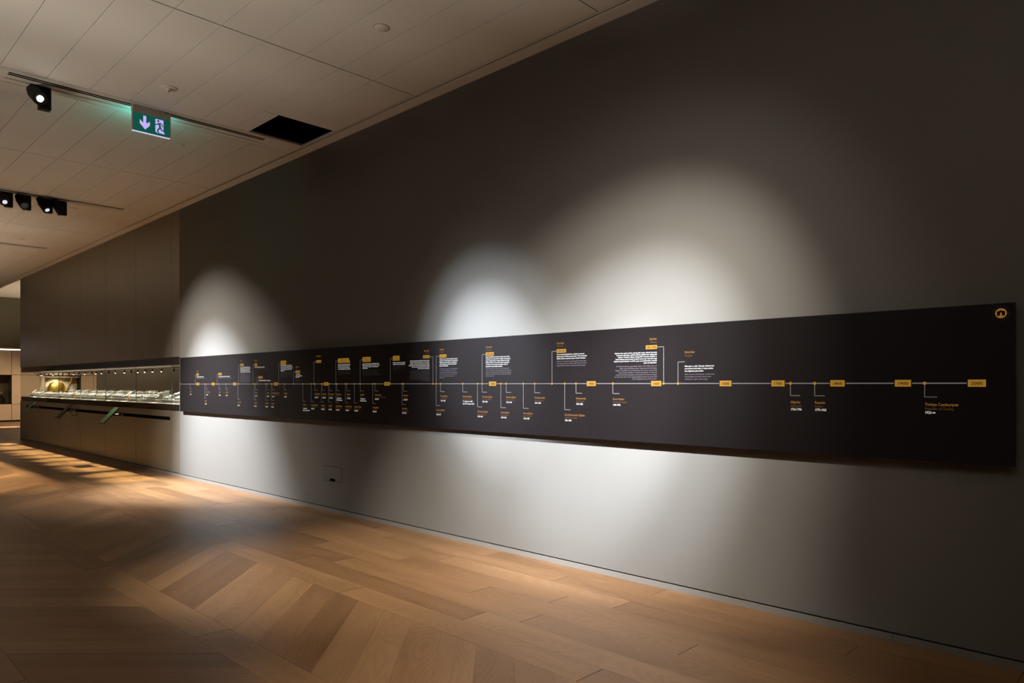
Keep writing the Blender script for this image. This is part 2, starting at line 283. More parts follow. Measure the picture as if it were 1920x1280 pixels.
UP = [
 (-11.192, 1.649, (-11.139, -11.067, 1.653, 0.035, ['661']), [('Emevîler', 1.706), ('Umayyads', 1.68)], -11.139, 'l', (-11.139, -10.882, 1.616, 1.616, ['İlk İslâm sikkeleri basıldı']), (-11.139, -10.843, 1.595, 1.595, ['The first Islamic coins were minted'])),
 (-10.407, 1.653, (-10.356, -10.251, 1.652, 0.034, ['786']), [], -10.356, 'l', (-10.356, -9.993, 1.616, 1.616, ['Harun Reşid adına sikke darp edildi']), (-10.356, -9.941, 1.596, 1.596, ['Coins were minted in the name of Harun'])),
 (-9.708, 1.769, (-9.647, -9.549, 1.772, 0.033, ['868-905']), [('Tolun', 1.831), ('Tulun', 1.809)], -9.647, 'l', (-9.647, -9.341, 1.74, 1.672, ['hutbe ve sikke gümüş dirhem bastı', 'dönemin hükümdar adları işlenmiştir', 'silver dirhams with their rulers and', 'hutbe ve sikke gümüş dirhem bastı', 'dönemin hükümdar adları işlenmiştir']), (-9.647, -9.341, 1.653, 1.537, ['altın dinar ve bakır fels kullandı', 'üzerinde kelime-i tevhid bulunur', 'figures adapted from earlier coins', 'altın dinar ve bakır fels kullandı', 'üzerinde kelime-i tevhid bulunur', 'figures adapted from earlier coins', 'altın dinar ve bakır fels kullandı', 'üzerinde kelime-i tevhid bulunur'])),
 (-9.273, 1.767, (-9.22, -9.151, 1.766, 0.034, ['909']), [('Fâtımîler', 1.825), ('Fatimid Caliphs', 1.8)], -9.22, 'l', (-9.22, -8.942, 1.733, 1.733, ['Halife el-Muiz adına sikke']), (-9.22, -8.883, 1.717, 1.717, ['Coins in the name of Caliph al-Muizz'])),
 (-9.154, 1.595, (-9.108, -8.997, 1.595, 0.031, ['945-1055']), [], -9.108, 'l', (-9.108, -8.78, 1.554, 1.554, ["Büveyhîler Bağdat'ı ele geçirdi"]), (-9.108, -8.722, 1.54, 1.54, ['The Buyids captured Baghdad in this year'])),
 (-8.556, 1.772, (-8.503, -8.362, 1.778, 0.05, ['10. yüzyıl', '10th c.']), [], -8.503, 'l', (-8.503, -8.203, 1.743, 1.673, ['sikkelerde figürlü tasvirler vardır', 'local mints struck gold dinars and', 'of the ancient world in this period', 'sikkelerde figürlü tasvirler vardır', 'adına bastı']), (-8.503, -8.203, 1.654, 1.586, ['local mints struck gold dinars and', 'of the ancient world in this period', 'sikkelerde figürlü tasvirler vardır', 'local mints struck gold dinars and', 'coins'])),
 (-8.176, 1.656, (-8.124, -8.019, 1.656, 0.033, ['1040']), [('Selçuklular', 1.72), ('Seljuks', 1.696)], -8.124, 'l', (-8.124, -7.961, 1.623, 1.59, ['Tuğrul Bey', 'adına sikke bastı', 'Rey 1043']), (-8.124, -7.961, 1.57, 1.535, ['Coins were', 'minted in the name', 'of Tughril'])),
 (-7.691, 1.771, (-7.637, -7.528, 1.774, 0.031, ['1092-98']), [('Haçlı Seferleri', 1.839)], -7.637, 'l', None, None),
 (-7.206, 1.772, (-7.158, -6.918, 1.772, 0.052, ['12. yüzyıl sonu-13. yy', 'late 12th century-13th c.']), [], -7.158, 'l', (-7.158, -6.905, 1.728, 1.675, ['dönemin hükümdar adları işlenmiştir', 'silver dirhams with their rulers and', 'hutbe ve sikke gümüş dirhem bastı', 'dönemin hükümdar adları işlenmiştir']), (-7.158, -6.905, 1.654, 1.605, ['silver dirhams with their rulers and', 'hutbe ve sikke gümüş dirhem bastı', 'dönemin hükümdar adları işlenmiştir', 'coins'])),
 (-6.712, 1.772, (-6.663, -6.511, 1.774, 0.053, ['12. yüzyıl ortası', 'mid 12th century']), [], -6.663, 'l', (-6.663, -6.343, 1.727, 1.677, ['üzerinde kelime-i tevhid bulunur', 'figures adapted from earlier coins', 'altın dinar ve bakır fels kullandı', 'sikke bastı']), (-6.663, -6.343, 1.656, 1.606, ['figures adapted from earlier coins', 'altın dinar ve bakır fels kullandı', 'üzerinde kelime-i tevhid bulunur', 'figures adapted from earlier coins'])),
 (-6.154, 1.774, (-6.105, -5.994, 1.774, 0.05, ['12. yüzyıl', '12th century']), [], -6.105, 'l', (-6.105, -5.895, 1.727, 1.71, ['Bakır sikkelerde figür', 'kullanılmaya başlandı']), (-6.105, -5.895, 1.688, 1.654, ['Figures appear on coins', 'of copper in this', 'period'])),
 (-5.451, 1.773, (-5.604, -5.505, 1.776, 0.03, ['1250-1517']), [('Memlükler', 1.835), ('Mamluks', 1.814)], -5.505, 'r', (-5.837, -5.505, 1.739, 1.659, ['Memlükler Eyyûbî sikke geleneğini sürdüren devlettir', 'ilk dönemlerinde altın dinar bastılar ve aslan figürünü', 'kullandılar. Sultan Baybars döneminden sonra armalar', 'sikkelere işlenmeye başlanarak gümüş dirhemler çoğaldı', 'Kahire ve Şam darphanelerinde bakır fels basıldı', 've ticarette uzun süre kullanıldı.']), (-5.824, -5.505, 1.638, 1.54, ['The Mamluks continued the coinage of the Ayyubids', 'and minted gold dinars in the early period of rule', 'with the lion of Sultan Baybars on the reverse. The', 'coats of arms of the sultans were also used in coins', 'and silver dirhams increased in number at the mints', 'of Cairo and Damascus, and copper fals were struck', 'for use in local trade.'])),
 (-5.401, 1.775, (-5.349, -5.247, 1.776, 0.031, ['1256-1353']), [('İlhanlılar', 1.841), ('Ilkhanids', 1.817)], -5.349, 'l', (-5.349, -5.082, 1.747, 1.68, ['İlhanlılar üç ayrı dilde darbettikleri gümüş', 'dirhemler ve altın sikkelerle İran paralarına', 'Moğolca metinler eklediler. Hükümdarlar', 'resimli sikkeler üzerinde hayvan figürleri', 'bastırarak kullandılar.']), (-5.349, -5.082, 1.651, 1.565, ['The Ilkhanids minted coins with inscriptions', 'in both Arabic and Uighur script. They', 'modelled their gold coins on the dinars of', 'earlier Islamic states. The coins also carry', 'figures of animals and the names of', 'local rulers.'])),
 (-4.747, 1.774, (-4.698, -4.592, 1.776, 0.033, ['1299-1924']), [('Osmanlılar', 1.84), ('Ottomans', 1.815)], -4.698, 'l', (-4.698, -4.386, 1.748, 1.663, ['Fatih Sultan Mehmed ilk altın sultanîyi darp ettirdi.', 'II. Bâyezid dönemi paralarında tuğralı olarak gümüş', 'basımı başlanan yıldır. Osmanlı sikkelerinde tuğra', "kullanımı Sultan II. Ahmed'den itibaren yaygınlaştı.", 'I. Abdülmecid zamanında makineleşen darp ile', 'basımda Avrupa tekniğine başlandı.']), (-4.698, -4.372, 1.644, 1.576, ['Sultan Mehmed the Conqueror minted the first gold', 'sultani coins, based on the Venetian ducat. The use of the', 'equivalent of the Austrian thaler. The use of the tughra on', 'Ottoman coins became common from the reign of Sultan', 'Ahmed II onwards.'])),
 (-3.901, 1.775, (-3.849, -3.749, 1.776, 0.027, ['1370-1507']), [('Timurlular', 1.841), ('Timurids', 1.818)], -3.849, 'l', (-3.849, -3.533, 1.747, 1.713, ['Timur önceleri gümüş dinar ve katlarını, sonra ise', 'gümüş tenge ve katlarını bastırmıştır. Timur öncesinin', 'değerli paralarının gümüş tenge ve katları olmuştur.']), (-3.849, -3.533, 1.69, 1.655, ['Timur first minted dinars and its multiples in silver, then', 'silver tangas and their multiples. After the time of Timur,', 'tangas and their multiples were the principal currency.'])),
 (-2.827, 1.775, (-2.979, -2.883, 1.775, 0.027, ['1501-1732']), [('Safevîler', 1.836), ('Safavids', 1.813)], -2.883, 'r', (-3.27, -2.883, 1.737, 1.66, ['Safevîler altın eşrefî, mühür, gümüş şâhî, tenge, abbasî, larin para', 'birimlerini kullandılar. Safevîler İlhanlı sikkelerinde olduğu gibi', 'Kelime-i Tevhid\'e "Aliyyun Veliyyu\'llah" ibaresini eklediler. I.', 'İsmail Arapça yerine Farsça metinleri tercih etti. Celî sülüs hatlı', "sikkeler bastıran Safevîler ve XVII. yydan sonra Babürlüler nesta'lik", 'yazıyı da kullandılar.']), (-3.265, -2.883, 1.637, 1.541, ['The Safavids used the gold ashrafi, mühür, silver shahi, tanga and', 'abbasi coins. Like Ilkhanid coins, they added the inscription', '"Aliyyun Veliyyu\'llah" to the Declaration of the Unity of God. Shah', 'Ismail I preferred Arabic to Persian inscriptions. The Safavids', 'minted coins with inscriptions in jeli thuluth, the letters arranged', 'one above the other, and in nastaliq, which was also the script used', 'by the Mughals from the 17th century.'])),
 (-2.708, 1.661, None, [('Babürlüler', 1.73), ('Mughals', 1.705)], -2.653, 'l', (-2.653, -2.425, 1.629, 1.595, ['Ekberşah ve oğlu Cihangir sikkelerinde', 'portrelerini bastırdılar ve darp tarihini', 'burç figürüyle gösterdiler.']), (-2.653, -2.421, 1.572, 1.538, ['Akbar and his son Jahangir minted coins', 'bearing their portraits and the date', 'indicated by signs of the zodiac.'])),
]
EMBLEM = (-0.773, 1.875) # (-0.799, 1.877) (-0.747, 1.873) (-0.773, 1.9) (-0.773, 1.848)
DOTS = [-11.401, -11.192, -10.843, -10.791, -10.407, -10.347, -10.111, -9.73, -9.708, -9.273, -9.234, -9.206, -9.154, -8.912, -8.874, -8.754, -8.731, -8.556, -8.413, -8.176, -7.95, -7.754, -7.691, -7.67, -7.522, -7.499, -7.363, -7.346, -7.206, -7.205, -7.185, -7.007, -6.977, -6.825, -6.712, -6.71, -6.473, -6.431, -6.154, -5.949, -5.926, -5.451, -5.401, -5.336, -5.012, -4.809, -4.747, -4.505, -4.438, -4.229, -4.096, -3.901, -3.764, -3.645, -3.28, -2.827, -2.708, -1.894, -1.742, -1.132]

# ------------------------------------------------------------------ printed text (made first: one depsgraph pass)
TXT = []
def text(body, x, z, size, mat_, align='l', width=None, xs=1.0, bold=0, line=None, y=-.0535):
    c = bpy.data.curves.new('text', 'FONT'); c.body = body; c.size = size; c.resolution_u = 2
    c.align_x = 'RIGHT' if align == 'r' else ('CENTER' if align == 'c' else 'LEFT'); c.offset = bold * size
    if line: c.space_line = line / size
    o = bpy.data.objects.new('text', c); COL.objects.link(o)
    TXT.append(dict(o=o, x=x, z=z, mat=mat_, width=width, xs=xs, y=y)); return len(TXT) - 1
PANEL_Y = -.052
CAP = .70
jobs = []   # (part name, [text ids], parent key)
for x0, x1, t in YEARS:
    jobs.append(('year', (x0, x1), text(t, (x0 + x1) / 2, AX - .0085, .0235, 'inkyear', 'c', width=.052 * len(t) / 4, bold=.012, y=PANEL_Y - .0035)))
for x, k, ls in DOWN:
    zf = .077 if k == 's' else .213
    ids = [text(ls[0], x + .001, AX - zf - .049, .0225, 'golddim', xs=.86, bold=.006),
           text(ls[1], x + .001, AX - zf - .072, .0215, 'goldfaint', xs=.86)]
    ids.append(text('\n'.join(ls[2:]), x + .001, AX - zf - .0935, .0195, 'white', xs=.84, bold=.016, line=.0225))
    jobs.append(('caption', ls, ids))
for u in UP:
    X, Z, pl, ti, tx, al, wh, gr = u
    ids = []
    for i, (t, z) in enumerate(ti): ids.append(text(t, tx, z - .008, .0225, 'golddim' if i == 0 else 'goldfaint', al, xs=.86, bold=.006 if i == 0 else 0))
    for b, mt in ((wh, 'white'), (gr, 'grey')):
        if b:
            x0, x1, z0, z1, ls = b; n = len(ls); dz = (z0 - z1) / (n - 1) if n > 1 else .02
            sz = min(.0195, dz * .86)
            ids.append(text('\n'.join(ls), x0 if al == 'l' else x1, z0 - .3 * sz, sz, mt, al, width=x1 - x0, bold=.014 if mt == 'white' else 0, line=dz))
    nt_ = len(ti)
    if nt_: jobs.append(('title', ti, ids[:nt_]))
    for q in ids[nt_:]: jobs.append(('text_block', ti, [q]))
    if pl:
        px0, px1, pz, ph, ls = pl
        n = len(ls); ph2 = max(ph, .03)
        lh = ph2 / (n + .5)
        jobs.append(('date', None, text('\n'.join(ls), (px0 + px1) / 2, pz + (n / 2 - .5) * lh - lh * .33, lh * .92, 'ink', 'c', width=(px1 - px0) * .84, bold=.012, line=lh, y=PANEL_Y - .0035)))
bpy.context.view_layer.update()
DG = bpy.context.evaluated_depsgraph_get()
ROOT_TL = Vector((-6.25, 0, 1.07))
def text_meshes(ids, name, parent):
    """join several text lines into one mesh part"""
    mb = MB(); mats = []
    for i in ids:
        t = TXT[i]; o = t['o']; me = bpy.data.meshes.new_from_object(o.evaluated_get(DG))
        xsv = [v.co.x for v in me.vertices]
        if not xsv: continue
        nat = max(xsv) - min(xsv); xs = t['xs'] if t['width'] is None else t['width'] / max(nat, 1e-4)
        if t['mat'] not in mats: mats.append(t['mat'])
        k = mats.index(t['mat']); b = len(mb.v)
        mb.v += [(t['x'] + v.co.x * xs - ROOT_TL.x, t['y'], t['z'] + v.co.y - ROOT_TL.z) for v in me.vertices]
        for p in me.polygons: mb.f.append([b + q for q in p.vertices]); mb.m.append(k)
        bpy.data.meshes.remove(me)
    me = bpy.data.meshes.new(name); me.from_pydata(mb.v, [], mb.f)
    for m in mats: me.materials.append(M[m])
    for p, k in zip(me.polygons, mb.m): p.material_index = k
    o = bpy.data.objects.new(name, me); COL.objects.link(o); o.parent = parent
    return o

# ------------------------------------------------------------------ floor
fl = struct(MB().box(-35, 6, -9, 12.2, -.10, -.016).build('floor', 'joint'))
def plank(poly, ang, parent=None, name='plank', store=None):
    """one board: polygon in XY, grain along ang; top at z=0 (uneven by a hair)"""
    rnd = random.random(); ou, ov = random.uniform(0, 90), random.uniform(0, 90)
    dz = random.uniform(-.0008, .0002)
    ca, sa = math.cos(ang), math.sin(ang)
    n = len(poly); cx = sum(p[0] for p in poly) / n; cy = sum(p[1] for p in poly) / n
    sh = []
    for x, y in poly:                                   # draw in by about 1 mm so a joint stays open
        dx, dy = cx - x, cy - y; L = math.hypot(dx, dy); sh.append((x + dx / L * .0022, y + dy / L * .0022))
    sgn = 1 if sum(sh[i][0] * sh[(i + 1) % n][1] - sh[(i + 1) % n][0] * sh[i][1] for i in range(n)) > 0 else -1
    if sgn < 0: sh = sh[::-1]
    v = [(x, y, dz) for x, y in sh] + [(x, y, -.02) for x, y in sh]
    f = [list(range(n))] + [[i, n + i, n + (i + 1) % n, (i + 1) % n] for i in range(n)]
    uvs = [(x * ca + y * sa + ou, -x * sa + y * ca + ov) for x, y in sh]
    uvs = uvs + uvs
    if store is not None:
        b = len(store[0]); store[0].extend(v); store[1].extend([[b + q for q in a] for a in f]); store[2].extend(uvs); store[3].extend([rnd] * (2 * n)); return
    finish_planks(v, f, uvs, [rnd] * (2 * n), name, parent)
def finish_planks(v, f, uvs, rn, name, parent, kind=None):
    me = bpy.data.meshes.new(name); me.from_pydata(v, [], f); me.materials.append(M['wood'])
    ul = me.uv_layers.new(name='UVMap')
    for lp in me.loops: ul.data[lp.index].uv = uvs[lp.vertex_index]
    at = me.attributes.new('rnd', 'FLOAT', 'POINT')
    for i, r_ in enumerate(rn): at.data[i].value = r_
    o = bpy.data.objects.new(name, me); COL.objects.link(o); o.parent = parent
    if kind: o['kind'] = kind
    return o
FAR = ([], [], [], [])
ROWS = [0, -.213, -.425, -.640, -.848, -1.062, -1.285, -1.508, -1.730]
FIRST = [.9, -.35, .35, 1.25, -.15, .55, 1.4, -.2]          # a joint position of each row near the photograph's
KNOWN = {0: -2.83, 1: -3.58, 2: -4.70, 3: -3.24, 4: -2.10, 5: -3.10, 6: -3.40, 7: -2.28}
for r in range(8):
    y1, y0 = ROWS[r], ROWS[r + 1]
    xs = [KNOWN[r]]
    while xs[-1] < 2.0: xs.append(xs[-1] + random.choice((1.85, 2.15, 2.2)))
    xs = xs[::-1]
    while xs[-1] > -22: xs.append(xs[-1] - random.choice((1.7, 1.95, 2.2, 2.2)))
    for a, b in zip(xs, xs[1:]): plank([(b, y0), (a, y0), (a, y1), (b, y1)], 0, fl)
    x = xs[-1]
    while x > -34.8:
        x2 = max(x - 2.2, -34.8); plank([(x2, y0), (x, y0), (x, y1), (x2, y1)], 0, store=FAR); x = x2
def diag_band(y1, y0, sign, x_start, x_near, x_far, ref):
    """boards laid at 45 degrees between two border boards; ref = a joint on the upper edge"""
    step = .3006; dx = (y1 - y0) * (1 if sign > 0 else -1)
    k = math.floor((x_start - ref) / step)
    while True:
        a = ref + k * step; b = a - step
        if b < -34.6: break
        poly = [(b + dx, y0), (a + dx, y0), (a, y1), (b, y1)]
        plank(poly, math.atan2(y0 - y1, dx), fl, store=None if (x_far < b < x_near) else FAR); k -= 1
def border(y1, y0, x_hi, x_lo, singles):
    x = x_hi
    while x > -34.8:
        x2 = max(x - random.choice((2.2, 2.0)), -34.8)
        plank([(x2, y0), (x, y0), (x, y1), (x2, y1)], 0, fl, store=None if x2 > singles else FAR); x = x2
diag_band(-1.730, -2.612, 1, 1.5, -1.0, -15.5, -4.223)
border(-2.612, -2.822, 2.3, -35, -14)
diag_band(-2.822, -3.662, -1, 2.5, -2.2, -15.0, -4.552)
border(-3.662, -3.872, 2.1, -35, -9)
diag_band(-3.872, -4.755, 1, 2.5, -9, -9.01, -4.3)
border(-4.755, -4.965, 2.0, -35, 9)
y = -4.965
while y > -8.9:
    x = 5
    while x > -34.8: plank([(max(x - 2.2, -34.8), y - .215), (x, y - .215), (x, y), (max(x - 2.2, -34.8), y)], 0, store=FAR); x -= 2.2
    y -= .215
y = 0
while y < 12:
    x = -22.9 if y < 1.4 else -12
    while x > -34.8: plank([(max(x - 2.2, -34.8), y), (x, y), (x, y + .4), (max(x - 2.2, -34.8), y + .4)], 0, store=FAR); x -= 2.2
    y += .4
finish_planks(*FAR, 'far_planks', fl, 'stuff')

# ------------------------------------------------------------------ right wall: painted part, bronze panelled part
ZC = 4.343
XE, XD = -22.93, -11.95
wr = struct(MB().box(XD, 6, 0, .25, .052, ZC).build('wall_right', 'wall'))
MB().box(XD, 6, .02, .25, 0, .052).build('recess', 'gap', wr)
for z0, z1, nm in ((1.955, ZC, 'wall_core'), (.052, 1.066, 'wall_core')):
    MB().box(XE, XD, .022, 1.40, z0, z1).build(nm, 'gap', wr)
JX = [XE, -20.84, -19.14, -17.41, -15.72, -13.99, -12.29, XD]
for a, b in zip(JX, JX[1:]):
    MB().box(a + .004, b - .004, 0, .021, 1.952, ZC).build('wall_panel', 'bronze', wr)
    MB().box(a + .004, b - .004, 0, .021, .056, 1.064).build('wall_panel', 'bronze', wr)
MB().box(XE, XD, .018, 1.4, 0, .052).build('recess', 'gap', wr)
MB().box(-22.21, -12.35, -.004, .004, .905, .962).build('rail_slot', 'blackslot', wr)
bb = thing('baseboard_right', (0, 0, 0), None, None); bb['kind'] = 'structure'
jx = [6, 1.2, -1.31, -1.68, -4.56, -7.93, -11.2, -12.57, -15.9, -19.37, XE]
for a, b in zip(jx[1:], jx): MB().box(a + .001, b - .001, -.003, .018, .0, .0415).build('baseboard_section', 'plinth', bb)
hp = thing('access_hatch', (-7.355, 0, .45), 'flush grey access hatch low in the wall under the timeline', 'hatch')
MB().box(-.185, .185, -.0025, .003, -.083, .083).build('hatch_door', 'wall', hp)
fr = MB()
for a in ((-.19, -.185, -.088, .088), (.185, .19, -.088, .088), (-.19, .19, .083, .088), (-.19, .19, -.088, -.083)): fr.box(a[0], a[1], -.001, .003, a[2], a[3])
fr.build('shadow_joint', 'gap', hp)
MB().box(-.055, .055, -.0035, .003, -.088, -.055).build('finger_notch', 'blackslot', hp)

# other walls that close the room
struct(MB().box(-35, 6, -9.2, -9, 0, 5.2).build('wall_left', 'leftwall'))
struct(MB().box(6, 6.2, -9.2, 12.2, 0, 5.2).build('wall_front', 'leftwall'))
struct(MB().box(-35, -11.95, 12.0, 12.2, 0, 5.2).build('wall_gallery_side', 'trimwall'))
struct(MB().box(-11.95, -11.75, 1.4, 12.0, 0, 5.2).build('wall_gallery_end', 'trimwall'))

# ------------------------------------------------------------------ ceiling
ce = struct(MB().box(-34.6, 6, -9, 0, 4.72, 4.8).build('ceiling', 'groove'))
struct(MB().box(-35, 6.2, 0.0, 12.2, 5.0, 5.15).build('ceiling_gallery', 'ceil'))
MB().box(-34.6, 6, -.13, 0, ZC, ZC + .03).build('edge_strip', 'ceil', ce)
MB().box(-34.6, 6, -.15, -.128, ZC + .01, ZC + .03).build('edge_shadow_gap', 'groove', ce)
MB().box(-34.6, 6, -.175, -.15, ZC + .004, ZC + .03).build('edge_strip', 'ceil', ce)
MB().box(-34.6, XE, -.002, .02, ZC, 5.0).build('bulkhead', 'ceil', ce)
HOLE = (-7.69, -7.02, -.855, -.18)
BX = []
x = -.83 + 4.76
while x > -36:
    BX.append(x); x -= 4.76
bays = []
for xj in BX:                           # joint, track strip 2.14..2.50 further, next joint
    bays.append((xj - 2.135, xj)); bays.append((xj - 4.76, xj - 2.49))
YB = [-.182, -.66] + [-1.018 - .358 * k for k in range(23)]
def tile(a, b, y0, y1):
    if b < -34.5 or a > 5.9: return
    a = max(a, -34.5); b = min(b, 5.9)
    MB().box(a + .006, b - .006, y0 + .0025, y1 - .0025, ZC, ZC + .022).build('ceiling_panel', 'ceil' if y1 > -4.7 else 'ceildark', ce)  # boards out of view are blackened to soak up bounce light
for a, b in bays:
    for y1, y0 in zip(YB, YB[1:]):
        if a < HOLE[1] <= b + .01 and a <= HOLE[0] + .02 and y1 > HOLE[2]:
            if y0 < HOLE[2]: tile(a, HOLE[1], y0, HOLE[2])
            tile(HOLE[1], b, y0, y1)
            if False: pass
        else: tile(a, b, y0, y1)
for a, b in bays:                       # rest of the far ceiling side is closed by the groove slab above
    pass
for xj in BX:                           # the plain strips that carry the tracks
    a, b = xj - 2.49, xj - 2.135
    if b < -34 or a > 5.5: continue
    MB().box(a + .003, b - .003, -4.6, -.182, ZC, ZC + .022).build('track_strip', 'ceil', ce)
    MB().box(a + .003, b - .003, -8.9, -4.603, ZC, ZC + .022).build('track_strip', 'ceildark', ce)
# dark void over the missing ceiling board
tag(MB().box(HOLE[0] - .1, HOLE[1] + .1, HOLE[2] - .1, HOLE[3] + .02, ZC + .30, ZC + .32).build('ceiling_opening', 'blackslot'), 'black opening where a ceiling board is missing by the wall', 'opening')
op = bpy.data.objects['ceiling_opening']
vb = MB()
for q in ((HOLE[0] - .02, HOLE[0], HOLE[2], HOLE[3]), (HOLE[1], HOLE[1] + .02, HOLE[2], HOLE[3]), (HOLE[0], HOLE[1], HOLE[2] - .02, HOLE[2]), (HOLE[0], HOLE[1], HOLE[3], HOLE[3] + .004)):
    vb.box(*q, ZC + .024, ZC + .30)
vb.build('void_lining', 'blackslot', op)
MB().cyl((-7.40, -.50, ZC + .30), (-7.40, -.50, ZC + .27), .009, seg=10).build('indicator', 'label', op)
# round covers and detector
def disc(x, y, r, label, center=False, group=None):
    t = thing('smoke_detector' if center else 'ceiling_cover', (x, y, ZC), label, 'detector' if center else 'cover')
    MB().lathe([(0, -.010), (r * .86, -.010), (r, -.004), (r, .0)], seg=28).build('base_plate' if center else 'cover_plate', 'cover', t, smooth=True)
    if center:
        MB().lathe([(0, -.030), (r * .30, -.028), (r * .36, -.010)], seg=20).build('sensor', 'cover', t, smooth=True)
        MB().lathe([(0, -.034), (r * .12, -.034), (r * .12, -.028)], seg=12).build('sensor_eye', 'black', t)
    else:
        MB().lathe([(r * 1.0, -.0005), (r * 1.06, -.0005), (r * 1.06, .0)], seg=28).build('rim_gap', 'groove', t)
disc(-4.71, -1.19, .062, 'round ceiling cover plate nearest the camera, above the timeline')
disc(-7.13, -1.93, .072, 'round detector with raised centre beside the exit sign', True)
disc(-8.74, -1.22, .056, 'small round ceiling cover just beyond the exit sign')
disc(-13.09, -1.23, .060, 'small round ceiling cover behind the row of four spotlights')
disc(-16.61, -1.24, .062, 'small round ceiling cover farthest along, near the last track')

# tracks: two black slots and a fine groove in a frame
def track(xc, y1, y0, label):
    t = thing('lighting_track', (xc, (y0 + y1) / 2, ZC), label, 'light track', 'recessed lighting tracks in the ceiling')
    h = (y1 - y0) / 2
    f = MB()
    for a, b in ((-.115, -.107), (.107, .115)): f.box(a, b, -h - .1, h + .1, -.0025, .004)
    for a, b in ((-h - .1, -h - .092), (h + .092, h + .1)): f.box(-.107, .107, a, b, -.0025, .004)
    f.build('frame', 'ceil', t)
    for a, b in ((.040, .066), (-.004, .022)): MB().box(a, b, -h, h, -.0015, .004).build('slot', 'blackslot', t)
    MB().box(-.102, -.094, -h, h, -.0015, .004).build('groove', 'groove', t)
track(-7.87, -.61, -3.08, 'recessed lighting track with two black slots behind the exit sign')
track(-12.63, -.63, -3.6, 'second recessed lighting track, the one with four spotlights')
track(-17.39, -.64, -4.0, 'farthest recessed lighting track, partly cut by the left edge')
def head(loc, aim, label, lens, cam_side=.075, tilt_len=.24, r=.062):
    """track spotlight: adaptor on the rail, driver box, can turned to aim, lens"""
    t = thing('track_spotlight', loc, label, 'spotlight', 'track spotlights')
    MB().box(-.03, .03, -.085, .085, -.028, .0).build('adaptor', 'black', t, bevel=.004)
    MB().box(-.04, .04, -.015, .085, -.215, -.026).build('driver_box', 'black', t, bevel=.006)
    MB().cyl((0, -.05, -.028), (.06, -.055, -.09), .014, seg=12).build('stem', 'black', t)
    d = Vector(aim).normalized(); c = Vector((0.095, -.055, -.112))
    a = c - d * tilt_len / 2; b = c + d * tilt_len / 2
    can = MB().cyl(a, a + d * tilt_len * .35, r * .72, r * .86, seg=22, cap=True).cyl(a + d * tilt_len * .35, b, r, r, seg=22).build('lamp_can', 'black', t, smooth=True)
    MB().cyl(b + d * .0005, b + d * .004, r * (.45 if lens == 'lenson' else .5 if lens == 'lensdim' else .78), seg=20).build('lens', lens, can)
    MB().cyl(c + Vector((-.06, 0, 0)), c + Vector((-.02, .0, 0)), .016, seg=10).build('pivot', 'steel', t)
    return t
head((-7.985, -2.80, ZC), (.74, .10, -.50), 'black track spotlight with a glaring lamp, nearest one at upper left', 'lenson')
head((-12.735, -2.20, ZC), (.72, .08, -.55), 'leftmost of the four black spotlights, cut by the picture edge', 'lensdim')
head((-12.735, -1.97, ZC), (.66, .18, -.62), 'second from left of the four black spotlights', 'lensoff')
head((-12.735, -1.69, ZC), (.55, .30, -.72), 'third of the four black spotlights, its ring lens lit', 'lensdim')
head((-12.735, -1.50, ZC), (-.10, .50, -.80), 'rightmost of the four black spotlights, turned away from the camera', 'lensoff')
# unseen baffle, added to cut the beams of the off-frame downlights
bf = thing('added_baffle', (-18.0, -4.77, 4.0), 'long black board added out of view to cut the downlight beams', 'baffle')
MB().box(-9, 9, -.17, .17, -.10, -.09).build('baffle_board', 'black', bf)
for x in (-8, 0, 8): MB().box(x - .01, x + .01, .10, .12, -.09, .343).build('hanger', 'black', bf)

# ------------------------------------------------------------------ exit sign
es = thing('exit_sign', (-7.80, -1.86, ZC), 'green illuminated emergency exit sign with down arrow and running figure', 'exit sign')
MB().box(-.03, .018, -.186, .186, -.075, 0).build('housing', 'signcase', es, bevel=.003)
MB().box(-.018, .012, -.186, -.178, -.262, -.074).build('side_frame', 'signcase', es)
MB().box(-.018, .012, .178, .186, -.262, -.074).build('side_frame', 'signcase', es)
MB().box(-.018, .012, -.186, .186, -.265, -.262).build('bottom_edge', 'signedge', es)
face = MB().box(-.008, .012, -.178, .178, -.262, -.075).build('sign_face', 'signgreen', es)
MB().box(-.012, -.008, -.178, .178, -.262, -.075).build('rear_face', 'signback', es)
MB().cyl((.019, .14, -.012), (.024, .14, -.012), .006, seg=10).build('test_button', 'black', es)
def sg(u, v): return (-.175 + u * .350, -.079 - v * .180)
def flat(polys, name, m, off):
    mb = MB()
    for p in polys: mb.prism([sg(*q) for q in p], .012, .012 + off, lambda q, t: (t, q[0], q[1]))
    return mb.build(name, m, face)
flat([[(.264, .08), (.345, .08), (.345, .50), (.318, .848), (.264, .50)], [(.345, .50), (.445, .354), (.445, .58), (.318, .848)], [(.264, .50), (.318, .848), (.168, .547), (.168, .33)]], 'arrow', 'signlite', .0012)
flat([[(.60, .09), (.827, .09), (.827, .72), (.868, .87), (.69, .87), (.664, .90), (.60, .81)]], 'doorway', 'signlite', .0010)
def stroke(pts, wds):
    out = []
    for (a, b), (w0, w1) in zip(zip(pts, pts[1:]), wds):
        dx, dy = (b[0] - a[0]) * 1.95, b[1] - a[1]; L = math.hypot(dx, dy) or 1; nx, ny = -dy / L / 1.95, dx / L
        out.append([(a[0] + nx * w0, a[1] + ny * w0), (b[0] + nx * w1, b[1] + ny * w1), (b[0] - nx * w1, b[1] - ny * w1), (a[0] - nx * w0, a[1] - ny * w0)])
    return out
man = [[(.680 + .032 * math.cos(k * math.pi / 8), .185 + .060 * math.sin(k * math.pi / 8)) for k in range(16)]]
man += stroke([(.705, .30), (.735, .56)], [(.055, .05)])
man += stroke([(.70, .29), (.65, .40), (.59, .42)], [(.03, .03), (.03, .026)])
